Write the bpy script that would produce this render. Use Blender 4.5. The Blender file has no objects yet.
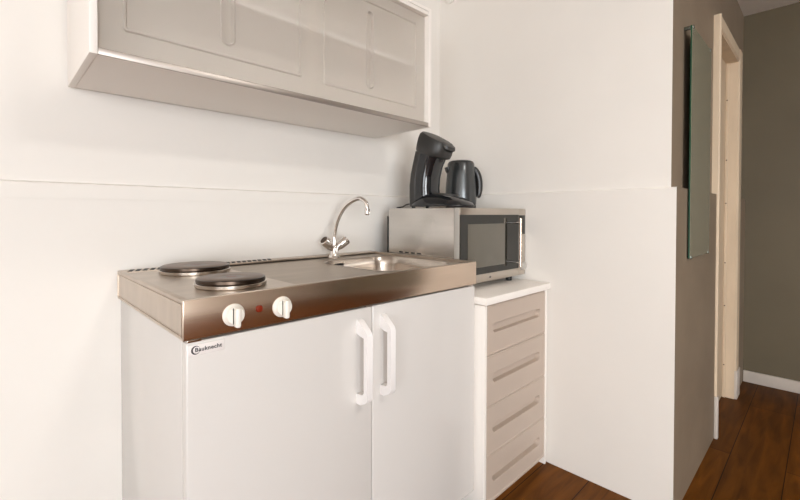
import bpy, bmesh, math, random
from mathutils import Vector, Matrix
random.seed(4)
PI = math.pi
C = bpy.context.scene.collection
H0 = 0.94          # worktop height above the floor; meshes below are written relative to the worktop

# ------------------------------------------------------------------ materials
def new_mat(name):
    m = bpy.data.materials.new(name); m.use_nodes = True
    nt = m.node_tree; b = nt.nodes['Principled BSDF']
    return m, nt, b
def setp(b, **k):
    names = {'col': 'Base Color', 'rough': 'Roughness', 'metal': 'Metallic', 'spec': 'Specular IOR Level', 'trans': 'Transmission Weight',
             'ior': 'IOR', 'coat': 'Coat Weight', 'aniso': 'Anisotropic', 'coatr': 'Coat Roughness'}
    for a, v in k.items():
        if a == 'col': v = (*v, 1)
        b.inputs[names[a]].default_value = v
def mat(name, col, rough=.5, metal=0, bump=0, bscale=40, var=0, vscale=3, stretch=(1, 1, 1), **k):
    m, nt, b = new_mat(name); setp(b, col=col, rough=rough, metal=metal, **k)
    tc = nt.nodes.new('ShaderNodeTexCoord'); mp = nt.nodes.new('ShaderNodeMapping'); mp.inputs['Scale'].default_value = stretch
    nt.links.new(tc.outputs['Object'], mp.inputs['Vector'])
    if var:
        n = nt.nodes.new('ShaderNodeTexNoise'); n.inputs['Scale'].default_value = vscale; n.inputs['Detail'].default_value = 5
        nt.links.new(mp.outputs[0], n.inputs['Vector'])
        r = nt.nodes.new('ShaderNodeValToRGB'); r.color_ramp.elements[0].position = .3; r.color_ramp.elements[1].position = .7
        r.color_ramp.elements[0].color = (*[c*(1-var) for c in col], 1); r.color_ramp.elements[1].color = (*[min(1, c*(1+var)) for c in col], 1)
        nt.links.new(n.outputs['Fac'], r.inputs[0]); nt.links.new(r.outputs[0], b.inputs['Base Color'])
    if bump:
        n = nt.nodes.new('ShaderNodeTexNoise'); n.inputs['Scale'].default_value = bscale; n.inputs['Detail'].default_value = 3
        nt.links.new(mp.outputs[0], n.inputs['Vector'])
        bp = nt.nodes.new('ShaderNodeBump'); bp.inputs['Strength'].default_value = bump; bp.inputs['Distance'].default_value = .01
        nt.links.new(n.outputs['Fac'], bp.inputs['Height']); nt.links.new(bp.outputs[0], b.inputs['Normal'])
    return m
M = {}
M['cream'] = mat('cream wall paint', (.80, .772, .728), .6, bump=.12, bscale=9, var=.018, vscale=2.5)
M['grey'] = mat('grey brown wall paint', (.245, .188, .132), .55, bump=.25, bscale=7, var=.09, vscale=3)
M['greyshade'] = mat('grey wall paint with shade in colour', (.132, .106, .064), .55, bump=.25, bscale=7, var=.07, vscale=2)  # hall wall grey, darkened in its colour for the end wall's weaker light
M['ceil'] = mat('ceiling paint', (.80, .76, .70), .8, bump=.1, bscale=20)
M['trim'] = mat('old cream trim paint', (.70, .565, .41), .5, bump=.2, bscale=14, var=.07, vscale=6, stretch=(3, 3, .5))
M['skirt'] = mat('white skirting paint', (.62, .56, .50), .5, var=.06, vscale=9)
M['white'] = mat('white lacquer', (.67, .648, .622), .22, var=.006, vscale=2)
M['whitesat'] = mat('white melamine', (.88, .84, .79), .4)
M['handle'] = mat('white handle plastic', (.88, .86, .85), .3)
M['knob'] = mat('ivory knob plastic', (.86, .83, .76), .3)
M['steel'] = mat('brushed stainless steel', (.68, .555, .45), .23, 1, bump=.008, bscale=60, var=.05, vscale=14, stretch=(.4, 1, 6))
M['steeltop'] = mat('worn stainless steel top', (.55, .475, .405), .33, 1, bump=.02, bscale=40, var=.06, vscale=9, stretch=(.5, 3, 1))
M['linen'] = mat('fine patterned steel drainer', (.43, .37, .31), .42, 1, bump=.05, bscale=260, var=.08, vscale=10, stretch=(.6, 2, 1))
M['bowl'] = mat('polished stainless bowl', (.52, .465, .41), .24, 1, var=.04, vscale=8)
M['chrome'] = mat('chrome', (.82, .79, .76), .08, 1)
M['iron'] = mat('cast iron hotplate', (.17, .115, .085), .36, 1, var=.1, vscale=16)
M['irondark'] = mat('dark hotplate edge', (.07, .05, .038), .3, 1)
M['rust'] = mat('reddish hotplate centre', (.16, .05, .035), .36, 1, var=.15, vscale=30)
M['black'] = mat('black gap', (.012, .011, .010), .6)
M['red'] = mat('red indicator lens', (.20, .022, .008), .2)
M['mwsteel'] = mat('microwave brushed steel', (.63, .605, .575), .27, 1, bump=.008, bscale=50, var=.04, vscale=10, stretch=(1, .4, 6))
M['mwfront'] = mat('microwave front steel', (.56, .51, .455), .3, 1, var=.03, vscale=14)
M['mwside'] = mat('light grey frame plastic', (.42, .40, .365), .4)
M['dkglass'] = mat('dark oven glass', (.014, .014, .011), .07, coat=.0)
M['winglass'] = mat('grey meshed oven window', (.125, .115, .092), .3)
M['blackplastic'] = mat('black plastic', (.014, .014, .014), .3)
M['gloss'] = mat('glossy black plastic', (.008, .009, .011), .1, coat=.3)
M['matt'] = mat('matt charcoal plastic', (.030, .029, .027), .42)
M['kettle'] = mat('dark metallic kettle shell', (.085, .09, .092), .26, .75)
M['alu'] = mat('satin aluminium track', (.50, .455, .42), .42, 1)
M['ink'] = mat('dark printed ink', (.03, .03, .035), .5)
M['badge'] = mat('pale badge foil', (.80, .76, .74), .3)
M['glassedge'] = mat('dark green glass edge', (.005, .06, .03), .15, coat=.5)
M['mirror'] = mat('tinted wall mirror', (.26, .245, .175), .18, .0, coat=.3)
M['clip'] = mat('bright clip metal', (.22, .25, .23), .25, 1)
M['drawer'] = mat('translucent drawer plastic', (.49, .405, .34), .5, var=.02, vscale=3)

def frosted():
    m, nt, b = new_mat('frosted plastic pane')
    setp(b, col=(.80, .75, .68), rough=.42, trans=.0, ior=1.4)
    tr = nt.nodes.new('ShaderNodeBsdfPrincipled'); tr.inputs['Base Color'].default_value = (.93, .90, .85, 1)
    tr.inputs['Transmission Weight'].default_value = 1; tr.inputs['Roughness'].default_value = .28; tr.inputs['IOR'].default_value = 1.08
    mx = nt.nodes.new('ShaderNodeMixShader'); mx.inputs[0].default_value = .62
    nt.links.new(b.outputs[0], mx.inputs[1]); nt.links.new(tr.outputs[0], mx.inputs[2])
    nt.links.new(mx.outputs[0], nt.nodes['Material Output'].inputs['Surface'])
    return m
M['frost'] = frosted()

def wood_floor():
    m, nt, b = new_mat('brown oak floor boards')
    N = nt.nodes.new; L = nt.links.new
    tc = N('ShaderNodeTexCoord'); mp = N('ShaderNodeMapping'); mp.inputs['Location'].default_value = (.92, 1.20+.19*20, 0)
    L(tc.outputs['Object'], mp.inputs['Vector'])
    br = N('ShaderNodeTexBrick'); br.offset = .37; br.inputs['Scale'].default_value = 1
    br.inputs['Brick Width'].default_value = 1.9; br.inputs['Row Height'].default_value = .19
    br.inputs['Mortar Size'].default_value = .0018; br.inputs['Mortar Smooth'].default_value = .3; br.inputs['Bias'].default_value = 0
    br.inputs['Color1'].default_value = (.21, .075, .009, 1); br.inputs['Color2'].default_value = (.13, .046, .005, 1)
    br.inputs['Mortar'].default_value = (.012, .006, .003, 1)
    L(mp.outputs[0], br.inputs['Vector'])
    mp2 = N('ShaderNodeMapping'); mp2.inputs['Scale'].default_value = (1.2, 9, 1); L(tc.outputs['Object'], mp2.inputs['Vector'])
    n = N('ShaderNodeTexNoise'); n.inputs['Scale'].default_value = 3; n.inputs['Detail'].default_value = 7; n.inputs['Distortion'].default_value = .6
    L(mp2.outputs[0], n.inputs['Vector'])
    r = N('ShaderNodeValToRGB'); r.color_ramp.elements[0].position = .3; r.color_ramp.elements[0].color = (.5, .48, .45, 1)
    r.color_ramp.elements[1].position = .75; r.color_ramp.elements[1].color = (1.25, 1.2, 1.1, 1); L(n.outputs['Fac'], r.inputs[0])
    mx = N('ShaderNodeMix'); mx.data_type = 'RGBA'; mx.blend_type = 'MULTIPLY'; mx.inputs[0].default_value = 1
    L(br.outputs['Color'], mx.inputs[6]); L(r.outputs[0], mx.inputs[7])
    n3 = N('ShaderNodeTexVoronoi'); n3.inputs['Scale'].default_value = 2.3; L(tc.outputs['Object'], n3.inputs['Vector'])
    r3 = N('ShaderNodeValToRGB'); r3.color_ramp.elements[0].position = .03; r3.color_ramp.elements[0].color = (.25, .22, .2, 1)
    r3.color_ramp.elements[1].position = .09; r3.color_ramp.elements[1].color = (1, 1, 1, 1); L(n3.outputs['Distance'], r3.inputs[0])
    mx2 = N('ShaderNodeMix'); mx2.data_type = 'RGBA'; mx2.blend_type = 'MULTIPLY'; mx2.inputs[0].default_value = .8
    L(mx.outputs[2], mx2.inputs[6]); L(r3.outputs[0], mx2.inputs[7])
    L(mx2.outputs[2], b.inputs['Base Color'])
    bp = N('ShaderNodeBump'); bp.inputs['Strength'].default_value = .25; bp.inputs['Distance'].default_value = .004
    L(n.outputs['Fac'], bp.inputs['Height']); L(bp.outputs[0], b.inputs['Normal'])
    b.inputs['Roughness'].default_value = .5; b.inputs['Specular IOR Level'].default_value = .12
    return m
M['floor'] = wood_floor()

# ------------------------------------------------------------------ mesh helpers (coordinates relative to worktop height)
def merge(bm, t, mi=0):
    for f in t.faces: f.material_index = mi
    me = bpy.data.meshes.new('tmp'); t.to_mesh(me); t.free(); bm.from_mesh(me); bpy.data.meshes.remove(me)
def box(bm, x0, x1, y0, y1, z0, z1, bev=0, seg=2, mi=0, mat4=None):
    t = bmesh.new(); bmesh.ops.create_cube(t, size=1)
    bmesh.ops.scale(t, vec=(x1-x0, y1-y0, z1-z0), verts=t.verts)
    bmesh.ops.translate(t, vec=((x0+x1)/2, (y0+y1)/2, (z0+z1)/2), verts=t.verts)
    if bev: bmesh.ops.bevel(t, geom=t.edges[:], offset=bev, segments=seg, profile=.5, affect='EDGES')
    if mat4: bmesh.ops.transform(t, matrix=mat4, verts=t.verts)
    merge(bm, t, mi); return bm
def B(*a, **k): return box(bmesh.new(), *a, **k)
def loft(bm, rings, cap=True, mi=0, closed=True):
    t = bmesh.new(); R = [[t.verts.new(p) for p in r] for r in rings]; n = len(R[0])
    for i in range(len(R)-1):
        for j in range(n if closed else n-1):
            k = (j+1) % n
            t.faces.new((R[i][j], R[i][k], R[i+1][k], R[i+1][j]))
    if cap: t.faces.new(R[0][::-1]); t.faces.new(R[-1])
    bmesh.ops.recalc_face_normals(t, faces=t.faces)
    merge(bm, t, mi); return bm
def frame_for(ax):
    ax = Vector(ax).normalized(); h = Vector((0, 0, 1)) if abs(ax.z) < .9 else Vector((1, 0, 0))
    a = ax.cross(h).normalized(); b = ax.cross(a).normalized(); return ax, a, b
def lathe(bm, c, ax, prof, n=48, mi=0, cap=True):
    """prof: list of (distance along axis, radius)"""
    ax, a, b = frame_for(ax); c = Vector(c)
    rings = [[c+ax*d+(a*math.cos(q)+b*math.sin(q))*r for q in [2*PI*i/n for i in range(n)]] for d, r in prof]
    return loft(bm, rings, cap, mi)
def tube(bm, pts, r, n=14, mi=0):
    pts = [Vector(p) for p in pts]; rings = []; ref = None
    for i, p in enumerate(pts):
        d = (pts[min(i+1, len(pts)-1)]-pts[max(i-1, 0)]).normalized()
        if ref is None: _, ref, _ = frame_for(d)
        a = (ref-d*ref.dot(d)).normalized(); b = d.cross(a); ref = a
        rr = r[i] if isinstance(r, (list, tuple)) else r
        rings.append([p+(a*math.cos(q)+b*math.sin(q))*rr for q in [2*PI*k/n for k in range(n)]])
    return loft(bm, rings, True, mi)
def rrect(x0, x1, y0, y1, r, n=8):
    P = []
    for cx, cy, a0 in ((x1-r, y1-r, 0), (x0+r, y1-r, 90), (x0+r, y0+r, 180), (x1-r, y0+r, 270)):
        for i in range(n+1):
            a = math.radians(a0+90*i/n); P.append((cx+r*math.cos(a), cy+r*math.sin(a)))
    return P
def catmull(P, k=8):
    P = [Vector(p) for p in P]; Q = [P[0]*2-P[1]]+P+[P[-1]*2-P[-2]]; out = []
    for i in range(1, len(Q)-2):
        for j in range(k):
            t = j/k; a, b, c, d = Q[i-1:i+3]
            out.append(.5*((2*b)+(c-a)*t+(2*a-5*b+4*c-d)*t*t+(3*b-3*c+d-a)*t**3))
    out.append(P[-1]); return out

def link(name, bm, mats, parent=None, origin=None, smooth=40):
    me = bpy.data.meshes.new(name)
    root = Vector((0, 0, 0))
    p = parent
    while p is not None: root += p.location; p = p.parent
    if origin is not None: loc = Vector(origin)+Vector((0, 0, H0))
    else: loc = root
    bmesh.ops.translate(bm, vec=Vector((0, 0, H0))-loc, verts=bm.verts)
    bm.to_mesh(me); bm.free()
    for m in (mats if isinstance(mats, (list, tuple)) else [mats]): me.materials.append(M[m])
    for pl in me.polygons: pl.use_smooth = True
    me.set_sharp_from_angle(angle=math.radians(smooth))
    o = bpy.data.objects.new(name, me); C.objects.link(o)
    o.parent = parent
    o.location = loc-root if parent is None or origin is not None else (0, 0, 0)
    return o
def thing(name, label, cat, loc, group=None):
    o = bpy.data.objects.new(name, None); C.objects.link(o); o.location = Vector(loc)+Vector((0, 0, H0)); o.empty_display_size = .05
    o['label'] = label; o['category'] = cat
    if group: o['group'] = group
    return o
def tag(o, label, cat, group=None):
    o['label'] = label; o['category'] = cat
    if group: o['group'] = group
    return o
def struct(name, bm, mats, parent=None):
    o = link(name, bm, mats, parent, smooth=30)
    if parent is None: o['kind'] = 'structure'
    return o

# ------------------------------------------------------------------ room shell
FL, CE = -.94, 1.49
XL, YF, XE = -4.2, -6.4, 3.32
XR, YG = 1.504, -1.12         # cream side wall, grey hall wall
b = B(XL-.1, XE+.1, YF-.1, .12, FL-.1, FL); struct('floor', b, 'floor')
b = B(XL-.1, XE+.1, YF-.1, .12, CE, CE+.1); struct('ceiling', b, 'ceil')
# back wall: thicker cladding below, thinner plaster above
b = bmesh.new()
box(b, XL-.1, XR+.1, 0, .12, FL, .2125)
box(b, XL-.1, XR+.1, .003, .12, .2125, .2145)
t = bmesh.new()
prof = [(0, .2145), (0, .249), (.003, .257), (.012, .262), (.12, .262), (.12, .2145)]
loft(b, [[(x, y, z) for y, z in prof] for x in (XL-.1, XR+.1)])
box(b, XL-.1, XR+.1, .012, .12, .262, CE)
struct('wall_back', b, 'cream')
# right wall (cream) with its grey end face towards the hall
b = bmesh.new()
prof = [(0, FL), (0, .269), (.004, .273), (.014, .2745), (.10, .2745), (.10, FL)]
loft(b, [[(XR+x, y, z) for x, z in prof] for y in (YG, 0)])
box(b, XR+.012, XR+.10, YG+.020, .012, .27, CE)
for f in b.faces: f.normal_update(); f.material_index = 1 if f.normal.y < -.5 else 0
struct('wall_right', b, ['cream', 'grey'])
DX0, DX1, DZ = 2.310, 2.935, 1.10
b = bmesh.new()
box(b, XR+.10, DX0, YG, YG+.30, FL, .273)
box(b, XR+.10, DX0, YG+.020, YG+.30, .273, CE)
box(b, DX0, DX1, YG+.020, YG+.30, DZ, CE)
box(b, DX1, XE, YG, YG+.30, FL, .273); box(b, DX1, XE, YG+.020, YG+.30, .273, CE)
struct('wall_hall', b, 'grey')
b = B(XE, XE+.1, YF-.1, YG+.3, FL, CE); struct('wall_end', b, 'greyshade')
b = B(XE-.014, XE, YF, YG-.002, FL, FL+.075, bev=.003); struct('baseboard_end', b, 'skirt')
# left wall with a large window, front wall (behind the camera) with another
WY0, WY1, WZ0, WZ1 = -4.6, -2.4, -.90, .60
b = bmesh.new()
box(b, XL-.1, XL, YF-.1, WY0, FL, CE); box(b, XL-.1, XL, WY1, 0, FL, CE)
box(b, XL-.1, XL, WY0, WY1, FL, WZ0); box(b, XL-.1, XL, WY0, WY1, WZ1, CE); struct('wall_left', b, 'cream')
b = bmesh.new()
for z0, z1 in ((WZ0, WZ0+.06), (WZ1-.06, WZ1)): box(b, XL-.09, XL-.02, WY0, WY1, z0, z1, bev=.004)
for y in (WY0, (WY0+WY1)/2-.03, WY1-.06): box(b, XL-.085, XL-.025, y, y+.06, WZ0+.06, WZ1-.06, bev=.004)
struct('window_1', b, 'skirt')
FX0, FX1, FZ0, FZ1 = -3.9, -1.4, -.85, 1.3
b = bmesh.new()
box(b, XL, FX0, YF-.1, YF, FL, CE); box(b, FX1, XE, YF-.1, YF, FL, CE)
box(b, FX0, FX1, YF-.1, YF, FL, FZ0); box(b, FX0, FX1, YF-.1, YF, FZ1, CE); struct('wall_front', b, 'cream')
b = bmesh.new()
for z0, z1 in ((FZ0, FZ0+.06), (FZ1-.06, FZ1)): box(b, FX0, FX1, YF-.09, YF-.02, z0, z1, bev=.004)
for x in (FX0, (FX0+FX1)/2-.03, FX1-.06): box(b, x, x+.06, YF-.085, YF-.025, FZ0+.06, FZ1-.06, bev=.004)
struct('window_2', b, 'skirt')

# door in the hall wall: panel set back in a painted frame
b = bmesh.new()
box(b, DX0+.003, DX1-.003, YG+.055, YG+.095, FL+.004, DZ-.003, bev=.002)
d = struct('door_1', b, 'trim')
b = bmesh.new()
box(b, DX0, DX0+.018, YG-.002, YG+.30, FL, DZ); box(b, DX1-.018, DX1, YG-.002, YG+.30, FL, DZ)
box(b, DX0, DX1, YG-.002, YG+.30, DZ-.018, DZ)
box(b, DX0+.018, DX0+.030, YG+.040, YG+.055, FL, DZ-.018); box(b, DX1-.030, DX1-.018, YG+.040, YG+.055, FL, DZ-.018, bev=.002)
b2 = bmesh.new()
loft(b2, [[(DX0-.022, YG+.020, z), (DX0-.022, YG-.004, z), (DX0-.017, YG-.010, z), (DX0-.008, YG-.010, z), (DX0-.003, YG-.004, z), (DX0-.003, YG+.020, z)] for z in (FL+.21, DZ+.057)])
struct('trim_1', b2, 'trim')
b2 = bmesh.new()
loft(b2, [[(DX1-.010, YG+.020, z), (DX1-.010, YG-.004, z), (DX1-.004, YG-.010, z), (DX1+.088, YG-.010, z), (DX1+.095, YG-.004, z), (DX1+.095, YG+.020, z)] for z in (FL+.17, DZ+.057)])
struct('trim_2', b2, 'trim')
b2 = bmesh.new()
loft(b2, [[(x, YG+.020, DZ-.010), (x, YG-.004, DZ-.010), (x, YG-.009, DZ-.004), (x, YG-.009, DZ+.050), (x, YG-.004, DZ+.057), (x, YG+.020, DZ+.057)] for x in (DX0-.003, DX1-.010)])
struct('trim_3', b2, 'trim')
struct('trim_4', B(DX0-.027, DX0-.001, YG-.016, YG-.0005, FL, FL+.21, bev=.003), 'skirt')
struct('trim_5', B(DX1-.014, DX1+.100, YG-.016, YG-.0005, FL, FL+.17, bev=.003), 'skirt')
struct('door_frame', b, 'trim', d)
b = bmesh.new()
for z in [FL+.20+.31*i+.05*(i % 2) for i in range(6)]:
    lathe(b, (DX1-.0305, YG+.047, z), (-1, 0, 0), [(0, .004), (.0025, .0035)], 10)
struct('nail_heads', b, 'iron', d)

# ------------------------------------------------------------------ wall mirror
mr = thing('wall_mirror', 'tall narrow frameless mirror with green glass edge on the grey-brown hall wall', 'mirror', (1.90, YG, 0))
MX0, MX1, MZ0, MZ1, MY = 1.668, 2.045, .002, .905, YG-.011
link('glass', B(MX0+.001, MX1-.001, MY-.0005, MY+.0008, MZ0, MZ1), 'mirror', mr)
b = B(MX0, MX1, MY+.0008, MY+.0058, MZ0, MZ1); link('glass_edge', b, 'glassedge', mr)['label'] = 'dark green glass edge'
b = bmesh.new()
for z, s in ((MZ1, 1), (MZ0, -1)):
    for x in (MX0+.012, MX1-.03):
        c = bmesh.new()
        box(c, x, x+.012, MY-.0025, YG+(.020 if z > .27 else 0), z-.009 if s > 0 else z-.004, z+.004 if s > 0 else z+.009, bev=.0012)
        link('clip', c, 'clip', mr)

# ------------------------------------------------------------------ kitchen unit
D = .602
ku = thing('kitchen_unit', 'white two-door compact kitchen unit with stainless top, hotplates and sink', 'kitchen unit', (.5, -.3, FL))
link('carcass', B(.007, .996, -.568, -.002, FL+.06, -.084, bev=.002), 'white', ku)
link('plinth', B(.03, .97, -.53, -.01, FL, FL+.06), 'black', ku)
for x0, x1, hx in ((.006, .4995, .453), (.5025, .996, .5395)):
    dr = link('door', B(x0, x1, -.600, -.570, FL+.09, -.0895, bev=.004, seg=3), 'white', ku)
    b = bmesh.new(); zt, zb, w = -.118, -.350, .0095
    th, so = .017, .046
    # D-shaped pull: outer and inner outline in the y-z plane, extruded across x
    yo = -.600
    P = [(yo, zt), (yo-.010, zt-.002), (yo-so+.004, zt-.030), (yo-so, zt-.040), (yo-so, zb+.022), (yo-so+.006, zb+.012), (yo-.016, zb), (yo, zb),
         (yo, zb+.028), (yo-so+th+.004, zb+.030), (yo-so+th-.002, zb+.036), (yo-so+th-.002, zt-.046), (yo-.012, zt-.042), (yo, zt-.038)]
    t = bmesh.new()
    A_ = [t.verts.new((hx-w, y, z)) for y, z in P]; B_ = [t.verts.new((hx+w, y, z)) for y, z in P]
    n = len(P)
    for i in range(n): t.faces.new((A_[i], A_[(i+1) % n], B_[(i+1) % n], B_[i]))
    quads = [(0, 1, 12, 13), (1, 2, 11, 12), (2, 3, 11), (3, 4, 10, 11), (4, 5, 9, 10), (5, 6, 8, 9), (6, 7, 8)]
    for q in quads:
        t.faces.new([A_[i] for i in q][::-1]); t.faces.new([B_[i] for i in q])
    bmesh.ops.recalc_face_normals(t, faces=t.faces)
    merge(b, t)
    link('handle', b, 'handle', dr)
# hinge plates just below the steel
link('hinge', B(.008, .036, -.601, -.58, -.0893, -.0835, bev=.001), 'chrome', ku)
link('hinge', B(.478, .500, -.601, -.58, -.0893, -.0835, bev=.001), 'alu', ku)
link('hinge', B(.95, .985, -.601, -.58, -.0893, -.0835, bev=.001), 'alu', ku)

# steel worktop: apron on three sides, raised rim, hob field, drainer, bowl opening
b = bmesh.new()
AP = -.083
box(b, 0, 1, -D, -D+.002, AP, -.0015, bev=.0008)                       # front apron
box(b, 0, .002, -D+.002, 0, AP, -.0015); box(b, .998, 1, -D+.002, 0, AP, -.0015)
box(b, 0, 1, -D, -D+.02, AP-.0015, AP)                                # folded bottom lip
box(b, .001, .02, -D+.02, 0, AP-.0015, AP)
# pressed frame lines on the left apron
for y0, y1, z0, z1 in ((-.596, -.012, -.0115, -.0095), (-.596, -.012, AP+.006, AP+.008), (-.598, -.596, AP+.006, -.0095), (-.012, -.010, AP+.006, -.0095)):
    box(b, -.0022, .001, y0, y1, z0, z1)
box(b, 0, 1, -D, -D+.012, -.002, 0, bev=.0012); box(b, .988, 1, -D+.012, 0, -.002, 0, bev=.0012); box(b, 0, .012, -D+.012, 0, -.002, 0, bev=.0012)
box(b, .012, .988, -.060, -.0, -.006, 0, bev=.002)                       # rear strip
hz, dz = -.0025, -.009
box(b, .012, .268, -D+.012, -.060, hz-.002, hz)                         # hob field
# slope between hob field and drainer
t = bmesh.new(); v = [t.verts.new(p) for p in ((.268, -D+.012, hz), (.275, -D+.012, dz), (.275, -.042, dz), (.268, -.042, hz))]; t.faces.new(v); merge(b, t)
# drainer sheet with the opening
BX0, BX1, BY0, BY1, BR = .600, .955, -.552, -.160, .085
hole = rrect(BX0, BX1, BY0, BY1, BR, 10)
out = rrect(.275, .986, -D+.012, -.042, .012, 10)
t = bmesh.new()
ho = [t.verts.new((x, y, dz)) for x, y in hole]; oo = [t.verts.new((x, y, dz)) for x, y in out]
n = len(ho)
for i in range(n): t.faces.new((oo[i], oo[(i+1) % n], ho[(i+1) % n], ho[i]))
merge(b, t, 1)
for sx in (.986,): box(b, sx, .988, -D+.012, -.042, dz, -.001)
link('worktop', b, ['steeltop', 'linen'], ku)
link('front_panel', B(.0008, .9992, -D-.0012, -D+.0002, AP+.0005, -.0022, bev=.0005), 'steel', ku)
b = bmesh.new()
rings = []
for z, ins in ((dz+.001, -.004), (dz+.0014, .0), (dz-.002, .003), (dz-.03, .007), (-.11, .012), (-.135, .03), (-.145, .07), (-.148, .11)):
    r = max(.02, BR-ins); P = rrect(BX0+ins, BX1-ins, BY0+ins, BY1-ins, min(r, (BX1-BX0)/2-ins-.001), 10); rings.append([(x, y, z) for x, y in P])
loft(b, rings, cap=False)
t = bmesh.new(); t.faces.new([t.verts.new(p) for p in rings[-1]]); merge(b, t)
bo = link('sink_bowl', b, 'bowl', ku)
b = bmesh.new()
for i in range(4):
    x = .628+.011*i+.055
    box(b, x, x+.006, BY1-.0095, BY1-.0045, -.036, -.021, bev=.001)
link('overflow_slots', b, 'black', bo)
b = bmesh.new(); lathe(b, (.78, -.36, -.148), (0, 0, 1), [(0, .044), (.002, .044), (.003, .038), (.001, .03), (.001, .004)], 32)
link('drain', b, 'chrome', bo)
# vent row behind the hob
b = bmesh.new()
for i in range(24):
    x = .030+.0195*i
    m4 = Matrix.Translation((x, -.028, 0)) @ Matrix.Rotation(math.radians(-20), 4, 'Z') @ Matrix.Translation((-x, .028, 0))
    box(b, x-.0058, x+.0058, -.056, -.004, -.0005, .0005, mat4=m4, mi=1)
    box(b, x+.0065, x+.0090, -.052, -.008, -.0005, .0006, mat4=m4, mi=0)
link('vent_grille', b, ['steeltop', 'black'], ku)
# two hotplates
for cx, cy, r in ((.170, -.165, .095), (.150, -.475, .080)):
    b = bmesh.new()
    lathe(b, (cx, cy, hz), (0, 0, 1), [(0, r+.001), (.002, r+.003), (.009, r+.003), (.0115, r-.001), (.0115, r-.006)], 64, mi=2)
    lathe(b, (cx, cy, hz), (0, 0, 1), [(.0105, r-.002), (.013, r+.0005), (.0195, r), (.0210, r-.003), (.0210, r-.006)], 64, mi=1)
    lathe(b, (cx, cy, hz), (0, 0, 1), [(.0200, r-.004), (.0214, r-.006), (.0214, r*.34), (.0206, r*.30)], 64, mi=0)
    lathe(b, (cx, cy, hz), (0, 0, 1), [(.0190, r*.32), (.0209, r*.30), (.0211, .002)], 40, mi=3)
    o = link('hotplate', b, ['iron', 'irondark', 'bowl', 'rust'], ku)
# knobs and indicator
for cx in (.1015, .2170):
    b = bmesh.new(); c = (cx, -D-.001, -.046)
    lathe(b, c, (0, -1, 0), [(0, .0240), (.002, .0245), (.005, .0232), (.007, .0205), (.013, .0195), (.015, .018), (.0155, .001)], 48)
    k = link('control_knob', b, 'knob', ku)
    b = bmesh.new()
    box(b, cx-.0058, cx+.0058, -D-.030, -D-.013, -.046-.024, -.046+.018, bev=.0045, seg=4)
    link('grip', b, 'knob', k)
    b = bmesh.new(); box(b, cx-.0075, cx-.0055, -D-.0168, -D-.0155, -.046-.017, -.046+.017)
    link('pointer_mark', b, 'black', k)
b = bmesh.new(); lathe(b, (.160, -D-.001, -.042), (0, -1, 0), [(0, .0085), (.002, .0085), (.0045, .007), (.0058, .003)], 28); link('indicator_lamp', b, 'red', ku)
# maker's badge on the left door
bd = link('badge', B(.010, .082, -.6012, -.5995, -.1175, -.096, bev=.0004), 'badge', ku)
def text_mesh(s, size, loc, off=.0, name='lettering', parent=None, m='ink', spacing=1.0, shear=0):
    cu = bpy.data.curves.new('t', 'FONT'); cu.body = s; cu.size = size; cu.extrude = .0002; cu.offset = off; cu.space_character = spacing; cu.shear = shear
    o = bpy.data.objects.new('t', cu); C.objects.link(o)
    dg = bpy.context.evaluated_depsgraph_get(); me = bpy.data.meshes.new_from_object(o.evaluated_get(dg))
    bpy.data.objects.remove(o); bm = bmesh.new(); bm.from_mesh(me); bpy.data.meshes.remove(me)
    bmesh.ops.transform(bm, matrix=Matrix.Translation(loc) @ Matrix.Rotation(PI/2, 4, 'X'), verts=bm.verts)
    return bm
b = text_mesh('Bauknecht', .0118, (.0225, -.6014, -.1098), off=.00028, spacing=1.10)
# ring mark round the first letter: a crescent
n = 28; ro, ri = .0090, .0072; cx, cz = .0240, -.1062
t = bmesh.new(); V = []
for i in range(n):
    a = 2*PI*i/n; V.append((t.verts.new((cx+ro*math.cos(a), -.6016, cz+ro*math.sin(a))), t.verts.new((cx+.0016+ri*math.cos(a), -.6016, cz+ri*math.sin(a)))))
for i in range(n): t.faces.new((V[i][0], V[(i+1) % n][0], V[(i+1) % n][1], V[i][1]))
merge(b, t)
link('lettering', b, 'ink', bd)
# mixer tap
tp = link('tap', lathe(bmesh.new(), (.734, -.088, dz), (0, 0, 1), [(0, .024), (.004, .0245), (.010, .020), (.018, .0165), (.040, .0165), (.050, .015), (.056, .011)], 36), 'chrome', ku)
TB = Vector((.734, -.088, 0)); sd = Vector((.34, -.94, 0)).normalized()
P = [TB+Vector((0, 0, .045)), TB+Vector((0, 0, .085)), TB+sd*.012+Vector((0, 0, .135)), TB+sd*.040+Vector((0, 0, .187)), TB+sd*.078+Vector((0, 0, .220)), TB+sd*.120+Vector((0, 0, .234)), TB+sd*.149+Vector((0, 0, .218)), TB+sd*.156+Vector((0, 0, .190))]
b = bmesh.new(); tube(b, catmull(P, 7), .0088, 16)
e = P[-1]; lathe(b, e+Vector((0, 0, .004)), (0, 0, -1), [(0, .0095), (.004, .0108), (.022, .0108), (.026, .0095)], 24)
link('spout', b, 'chrome', tp)
for s in (-1, 1):
    b = bmesh.new(); ax = Vector((s*.76, -.06-.14*(s > 0), .66)).normalized(); o0 = TB+Vector((0, 0, .022))
    lathe(b, o0, ax, [(0, .012), (.012, .0125), (.022, .0135), (.027, .0175), (.062, .0215), (.069, .021), (.071, .018)], 12)
    lathe(b, o0+ax*.0705, ax, [(0, .0165), (.001, .0160)], 24, mi=1)
    link('tap_handle', b, ['chrome', 'irondark'], tp)

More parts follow.
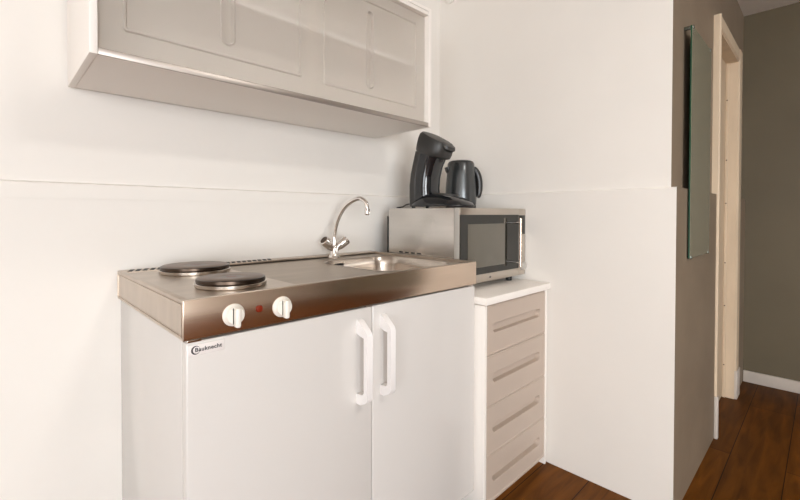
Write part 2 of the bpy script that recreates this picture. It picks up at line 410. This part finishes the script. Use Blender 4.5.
# ------------------------------------------------------------------ drawer chest
dc = thing('drawer_chest', 'white chest of four translucent drawers in the corner under the microwave', 'drawer chest', (1.25, -.35, FL))
cx0, cx1, cy = 1.006, 1.491, -.634
b = bmesh.new()
box(b, cx0, cx0+.016, -.628, -.02, FL, -.162, bev=.0015); box(b, cx1-.012, cx1, -.628, -.02, FL+.0, -.162, bev=.0015)
box(b, cx0+.016, cx1-.012, -.03, -.02, FL+.03, -.162)
link('carcass', b, 'whitesat', dc)
link('top', B(1.003, 1.5025, -.6385, -.015, -.159, -.132, bev=.002), 'whitesat', dc)
link('plinth', B(cx0+.016, cx1-.012, -.600, -.585, FL, FL+.030), 'drawer', dc)
zs = [-.164, -.352, -.542, -.728, -.905]
for i in range(4):
    zt, zb = zs[i]-.0007, zs[i+1]+.0007
    x0, x1 = cx0+.018, cx1-.014
    b = bmesh.new()
    # moulded front: frame edge, panel, recessed long grip
    out = rrect(x0, x1, zb, zt, .004, 8)
    gz = zt-.090; g0, g1 = x0+.045, x1-.040
    steps = [(out, -.592), (out, -.6245), (rrect(x0+.0025, x1-.0025, zb+.0025, zt-.0025, .004, 8), -.627),
             (rrect(x0+.006, x1-.006, zb+.006, zt-.006, .006, 8), -.627),
             (rrect(x0+.009, x1-.009, zb+.009, zt-.009, .006, 8), -.6245),
             (rrect(g0-.003, g1+.003, gz-.0195, gz+.0195, .0180, 8), -.6245),
             (rrect(g0, g1, gz-.0178, gz+.0178, .0165, 8), -.6230),
             (rrect(g0+.004, g1-.004, gz-.0160, gz+.0165, .0152, 8), -.6040)]
    loft(b, [[(x, y, z) for x, z in P] for P, y in steps], cap=True)
    o = link('drawer', b, 'drawer', dc, smooth=10)

dc.location.y -= .008
# ------------------------------------------------------------------ microwave
mw = thing('microwave_oven', 'stainless steel microwave oven standing on the white drawer chest', 'microwave', (1.25, -.33, -.132))
mx0, mx1, myf, myb, mz0, mz1 = 1.006, 1.496, -.520, -.118, -.104, .197
link('housing', B(mx0, mx1, -.488, myb, mz0, mz1, bev=.002), 'mwsteel', mw)
link('front_frame', B(mx0-.001, mx1+.001, -.514, -.4885, mz0, mz1+.0005, bev=.002), 'mwside', mw)
link('rear_cover', B(mx0+.0, mx1-.02, myb+.0005, myb+.012, mz0+.02, .163, bev=.002), 'blackplastic', mw)
for x in (mx0+.04, mx1-.06):
    for y in (-.47, -.17):
        b = bmesh.new(); lathe(b, (x, y, -.132), (0, 0, 1), [(0, .014), (.0285, .016)], 20); link('foot', b, 'blackplastic', mw)
b = bmesh.new()
for i in range(4):
    y = -.185-.036*i; box(b, mx0-.0006, mx0+.001, y-.022, y, .004, .010)
for i in range(5):
    y = -.185-.036*i; box(b, mx0-.0006, mx0+.001, y-.022, y, -.010, -.004)
link('vent_slots', b, 'black', mw)
dx1 = 1.437
b = bmesh.new()
# door: steel frame round a dark glass
box(b, mx0, dx1, -.5195, -.5145, .170, mz1, bev=.001); box(b, mx0, dx1, -.5195, -.5145, mz0, -.071, bev=.001)
box(b, mx0, dx1, -.5150, -.5141, mz0, mz1)
dr = link('door', b, 'mwfront', mw)
link('glass', B(mx0+.0005, dx1, -.5188, -.5145, -.071, .170), 'dkglass', dr)
link('window', B(1.053, 1.322, -.5198, -.5188, -.043, .133, bev=.0004), 'winglass', dr)
hb = bmesh.new()
tube(hb, [(1.388, -.556, -.060), (1.388, -.556, -.058), (1.388, -.556, .154), (1.388, -.556, .156)], [.004, .0062, .0062, .004], 16)
h = link('handle', hb, 'steel', dr)
for z in (-.038, .135):
    link('handle_mount', tube(bmesh.new(), [(1.388, -.5185, z), (1.388, -.553, z)], .0042, 12), 'chrome', h)
link('control_panel', B(dx1+.001, mx1, -.5195, -.5145, mz0, mz1, bev=.002), 'mwfront', mw)
link('display', B(dx1+.002, mx1-.003, -.5202, -.5190, .082, .168, bev=.0004), 'dkglass', mw)
for i in range(4):
    for j in range(1):
        b = bmesh.new(); lathe(b, (1.462+.0*j, -.5195, .058-.026*i), (0, -1, 0), [(0, .0045), (.0015, .0043), (.002, .002)], 16); link('button', b, 'whitesat', mw)
b = bmesh.new(); lathe(b, (1.468, -.5195, -.062), (0, -1, 0), [(0, .021), (.004, .021), (.012, .018), (.014, .016), (.0145, .002)], 36); link('dial', b, 'mwside', mw)
# small dark emblem on the lower door rail
b = bmesh.new(); lathe(b, (1.208, -.5195, -.088), (0, -1, 0), [(0, .0045), (.0006, .0045)], 16); box(b, 1.199, 1.217, -.5200, -.5194, -.0888, -.0872)
link('emblem', b, 'ink', dr)

mw.location.y -= .006
# ------------------------------------------------------------------ coffee maker: u runs to the front (-y), v across (x)
cm = thing('coffee_maker', 'black pad coffee maker with tilted head, on top of the microwave', 'coffee maker', (1.14, -.30, .1985))
ZC = .1985
CV, CU = 1.120, -.181       # centre line x, back edge y
ROT = Matrix.Translation((CV, CU, ZC)) @ Matrix.Rotation(math.radians(4), 4, 'Z')
def cpt(u, v, z): return ROT @ Vector((v, -u, z))
def oval(uc, zc, hu, hv, tilt=0, n=40, p=2.6):
    """superellipse ring in a plane tilted forward by tilt degrees"""
    R = []; ct, st = math.cos(math.radians(tilt)), math.sin(math.radians(tilt))
    for i in range(n):
        a = 2*PI*i/n; c, s = math.cos(a), math.sin(a)
        x = hu*math.copysign(abs(c)**(2/p), c); y = hv*math.copysign(abs(s)**(2/p), s)
        R.append(cpt(uc+x*ct, y, zc-x*st))
    return R
b = bmesh.new()   # foot with drip tray, domed and narrowing forward
loft(b, [oval(.146, .006, .146, .088, 0), oval(.146, .012, .148, .090, 0), oval(.146, .022, .140, .087, 0), oval(.148, .034, .124, .080, 2), oval(.150, .046, .102, .070, 3), oval(.150, .055, .078, .056, 4), oval(.150, .060, .050, .036, 4)])
bs = link('base', b, 'gloss', cm)
for u, v in ((.03, .05), (.03, -.05), (.23, .04), (.23, -.04)):
    b = bmesh.new(); lathe(b, cpt(u, v, 0), (0, 0, 1), [(0, .008), (.008, .009)], 14); link('foot', b, 'blackplastic', bs)
b = bmesh.new(); loft(b, [oval(.165, .0500, .060, .042, 6), oval(.165, .0620, .060, .042, 6), oval(.165, .0635, .054, .037, 6)]); link('drip_tray', b, 'matt', cm)
b = bmesh.new()   # tower, glossy front column
loft(b, [oval(0.0600, .010, .056, .062, 0), oval(0.0605, .04, .056, .064, 0), oval(0.0603, .09, .052, .064, 3), oval(0.0657, .14, .050, .064, 8), oval(0.0774, .19, .052, .064, 13), oval(0.0910, .225, .056, .064, 18), oval(0.1020, .252, .060, .064, 20)])
link('tower', b, 'gloss', cm)
b = bmesh.new()   # matt water tank wrapped round the back
loft(b, [oval(0.0340, .008, .034, .064, 0), oval(0.0347, .05, .034, .067, 0), oval(0.0339, .10, .032, .068, 3), oval(0.0395, .15, .031, .067, 8), oval(0.0526, .20, .031, .066, 13), oval(0.0650, .245, .033, .064, 18)])
link('water_tank', b, 'matt', cm)
b = bmesh.new()   # head
loft(b, [oval(0.094, .232, .063, .066, 20), oval(0.099, .239, .074, .070, 21), oval(0.106, .256, .078, .072, 23), oval(0.113, .280, .079, .071, 26), oval(0.120, .298, .077, .069, 29), oval(0.125, .306, .070, .063, 30), oval(0.126, .3085, .056, .05, 30)])
hd = link('head', b, 'matt', cm)
b = bmesh.new()   # lid lever reaching forward
loft(b, [oval(0.160, .286, .040, .040, 30), oval(0.164, .280, .046, .043, 30), oval(0.166, .264, .044, .040, 30), oval(0.162, .254, .032, .032, 30)])
link('lid_lever', b, 'matt', hd)
b = bmesh.new()   # spout under the head
loft(b, [oval(.132, .250, .034, .028, 18), oval(.136, .228, .026, .022, 12), oval(.138, .214, .014, .019, 0), oval(.138, .200, .009, .017, 0)])
link('spout', b, 'blackplastic', cm)
b = bmesh.new()
P = [cpt(.012, .03, .012), cpt(-.012, -.01, .020), cpt(-.025, -.035, .016), cpt(-.030, -.055, .006), cpt(-.060, -.060, .0032), cpt(-.0665, -.030, .0032)]
tube(b, catmull(P, 6), .0028, 8); link('power_cord', b, 'blackplastic', cm)

# ------------------------------------------------------------------ kettle
kt = thing('electric_kettle', 'dark grey electric kettle behind the coffee maker, handle to the right', 'kettle', (1.355, -.262, .1985))
KX, KY = 1.352, -.262
b = bmesh.new(); lathe(b, (KX, KY, .1985), (0, 0, 1), [(0, .071), (.003, .073), (.016, .073), (.018, .070)], 56); link('power_base', b, 'blackplastic', kt)
b = bmesh.new(); lathe(b, (KX, KY, .1985), (0, 0, 1), [(.0185, .070), (.022, .074), (.045, .0755), (.10, .073), (.16, .068), (.214, .0645), (.221, .061)], 56); kb = link('body', b, 'kettle', kt)
b = bmesh.new(); lathe(b, (KX, KY, .1985), (0, 0, 1), [(.218, .0615), (.225, .059), (.230, .048), (.232, .006)], 48); link('lid', b, 'blackplastic', kt)
hd_ = Vector((.80, -.60, 0)).normalized(); O = Vector((KX, KY, .1985))
b = bmesh.new()
P = [O+hd_*.056+Vector((0, 0, .196)), O+hd_*.070+Vector((0, 0, .190)), O+hd_*.083+Vector((0, 0, .168)), O+hd_*.091+Vector((0, 0, .135)), O+hd_*.093+Vector((0, 0, .100)), O+hd_*.089+Vector((0, 0, .068)), O+hd_*.082+Vector((0, 0, .058))]
P = catmull(P, 6); tube(b, P, [.010+.007*math.sin(PI*i/(len(P)-1)) for i in range(len(P))], 14); link('handle', b, 'blackplastic', kt)
b = bmesh.new()
sp = -hd_; tube(b, [O+sp*.050+Vector((0, 0, .165)), O+sp*.060+Vector((0, 0, .182)), O+sp*.064+Vector((0, 0, .200))], [.012, .016, .018], 16); link('spout', b, 'kettle', kt)

# ------------------------------------------------------------------ wall cabinet
wc = thing('wall_cabinet', 'white wall cabinet with two frosted sliding doors above the kitchen unit', 'wall cabinet', (.454, 0, .53))
ux0, ux1, uy, uz0, uz1 = -.115, 1.026, -.358, .530, 1.012
ub = -.002
link('side_panel', B(ux0, ux0+.016, uy, ub, uz0, uz1, bev=.0012), 'whitesat', wc)
link('side_panel', B(ux1-.016, ux1, uy, ub, uz0, uz1, bev=.0012), 'whitesat', wc)
link('bottom_panel', B(ux0+.0165, ux1-.0165, -.350, ub, uz0+.001, uz0+.013), 'whitesat', wc)
link('top_panel', B(ux0+.0165, ux1-.0165, uy+.001, ub, uz1-.014, uz1-.001), 'whitesat', wc)
link('back_panel', B(ux0+.0165, ux1-.0165, -.010, ub, uz0+.0135, uz1-.0145), 'whitesat', wc)
link('shelf', B(ux0+.017, ux1-.017, -.326, -.0105, .768, .782), 'handle', wc)
b = bmesh.new(); box(b, ux0+.0165, ux1-.0165, -.358, -.3505, uz0+.0005, uz0+.016, bev=.0008); box(b, ux0+.0165, ux1-.0165, -.3495, -.328, uz0+.0135, uz0+.0155)
link('bottom_track', b, 'alu', wc)
b = B(ux0+.0165, ux1-.0165, -.356, -.325, uz1-.030, uz1-.0145, bev=.001); link('top_track', b, 'whitesat', wc)
def pane(x0, x1, y, ol, orr, sl):
    """moulded pane: flat border, bead, slightly sunk field, slot grip"""
    z0, z1 = uz0+.017, uz1-.031
    b = bmesh.new(); n = 8; th = .0035
    def R(a, b_, c, d, r, yy): return [(x, yy, z) for x, z in rrect(a, b_, c, d, r, n)]
    oz0, oz1 = .605, .938
    sx0, sx1, sz0, sz1 = sl
    steps = [R(x0, x1, z0, z1, .003, y+th), R(x0, x1, z0, z1, .003, y),
             R(ol-.006, orr+.006, oz0-.006, oz1+.006, .009, y), R(ol-.003, orr+.003, oz0-.003, oz1+.003, .007, y-.0050), R(ol+.001, orr-.001, oz0+.001, oz1-.001, .006, y-.0050), R(ol+.004, orr-.004, oz0+.004, oz1-.004, .005, y+.0006),
             R(sx0-.005, sx1+.005, sz0-.005, sz1+.005, .5*(sx1-sx0)+.0045, y+.0006), R(sx0-.002, sx1+.002, sz0-.002, sz1+.002, .5*(sx1-sx0)+.0015, y-.0030), R(sx0, sx1, sz0, sz1, .499*(sx1-sx0), y-.0030),
             R(sx0+.004, sx1-.004, sz0+.004, sz1-.004, .499*(sx1-sx0-.008), y+.009)]
    loft(b, steps, cap=False)
    t = bmesh.new(); t.faces.new([t.verts.new(p) for p in steps[-1]]); merge(b, t)
    return b
link('sliding_door', pane(ux0+.0175, .480, -.3480, -.045, .420, (.180, .212, .638, .900)), 'frost', wc)
link('sliding_door', pane(.455, ux1-.0175, -.3360, .520, .955, (.702, .730, .632, .905)), 'frost', wc)

# small round cap high on the side wall
b = bmesh.new(); lathe(b, (XR+.012, -.066, 1.352), (-1, 0, 0), [(0, .040), (.006, .041), (.011, .036), (.013, .026), (.0135, .003)], 36)
tag(link('wall_plate', b, 'cream', origin=(XR+.012, -.066, 1.352)), 'small round cream-painted plate high on the wall right of the wall cabinet', 'wall plate')

# ------------------------------------------------------------------ light: daylight through the two windows
def area(name, loc, rot, sx, sy, e, col):
    l = bpy.data.lights.new(name, 'AREA'); l.shape = 'RECTANGLE'; l.size = sx; l.size_y = sy; l.energy = e; l.color = col
    o = bpy.data.objects.new(name, l); C.objects.link(o); o.location = (loc[0], loc[1], loc[2]+H0); o.rotation_euler = rot; return o
area('daylight_left', (XL-.14, (WY0+WY1)/2, (WZ0+WZ1)/2), (0, -PI/2, 0), WZ1-WZ0, WY1-WY0, 165, (.93, .965, 1))
area('daylight_front', ((FX0+FX1)/2, YF-.14, (FZ0+FZ1)/2), (PI/2, 0, 0), FX1-FX0, FZ1-FZ0, 500, (.93, .965, 1))
cl = thing('added_fill_light', 'added unseen white ceiling disc over the lamp in the middle of the room', 'fill light', (.55, -2.4, CE))  # unseen disc and area light added to even out the room's brightness
b = bmesh.new(); lathe(b, (.55, -2.4, CE), (0, 0, -1), [(0, .20), (.02, .20), (.03, .185)], 48); link('base', b, 'whitesat', cl)
lp = bpy.data.lights.new('fill_lamp', 'AREA'); lp.shape = 'DISK'; lp.size = .36; lp.energy = 34; lp.color = (1, .96, .90)
lo = bpy.data.objects.new('fill_lamp', lp); C.objects.link(lo); lo.location = (.55, -2.4, CE-.035+H0)
w = bpy.data.worlds.new('sky'); bpy.context.scene.world = w; w.use_nodes = True
w.node_tree.nodes['Background'].inputs[0].default_value = (.9, .93, 1, 1); w.node_tree.nodes['Background'].inputs[1].default_value = 1.0

# ------------------------------------------------------------------ camera
cd = bpy.data.cameras.new('camera'); cam = bpy.data.objects.new('camera', cd); C.objects.link(cam)
cd.sensor_fit = 'HORIZONTAL'; cd.sensor_width = 36; cd.lens = 418.55/800*36; cd.shift_y = -30.53/800; cd.clip_start = .02
yaw, pit, rol = math.radians(-44.4088), math.radians(-.8111), math.radians(.1112)
fw = Vector((-math.sin(yaw)*math.cos(pit), math.cos(yaw)*math.cos(pit), math.sin(pit))); rt = Vector((math.cos(yaw), math.sin(yaw), 0)); up = rt.cross(fw)
r2 = rt*math.cos(rol)+up*math.sin(rol); u2 = -rt*math.sin(rol)+up*math.cos(rol)
cam.matrix_world = Matrix(((r2.x, u2.x, -fw.x, -.2745), (r2.y, u2.y, -fw.y, -1.5032), (r2.z, u2.z, -fw.z, .1745+H0), (0, 0, 0, 1)))
sc = bpy.context.scene; sc.camera = cam
sc.view_settings.view_transform = 'Standard'; sc.view_settings.look = 'None'; sc.view_settings.gamma = 1; sc.view_settings.exposure = -0.78
sc.cycles.use_denoising = True; sc.cycles.max_bounces = 14; sc.cycles.diffuse_bounces = 8
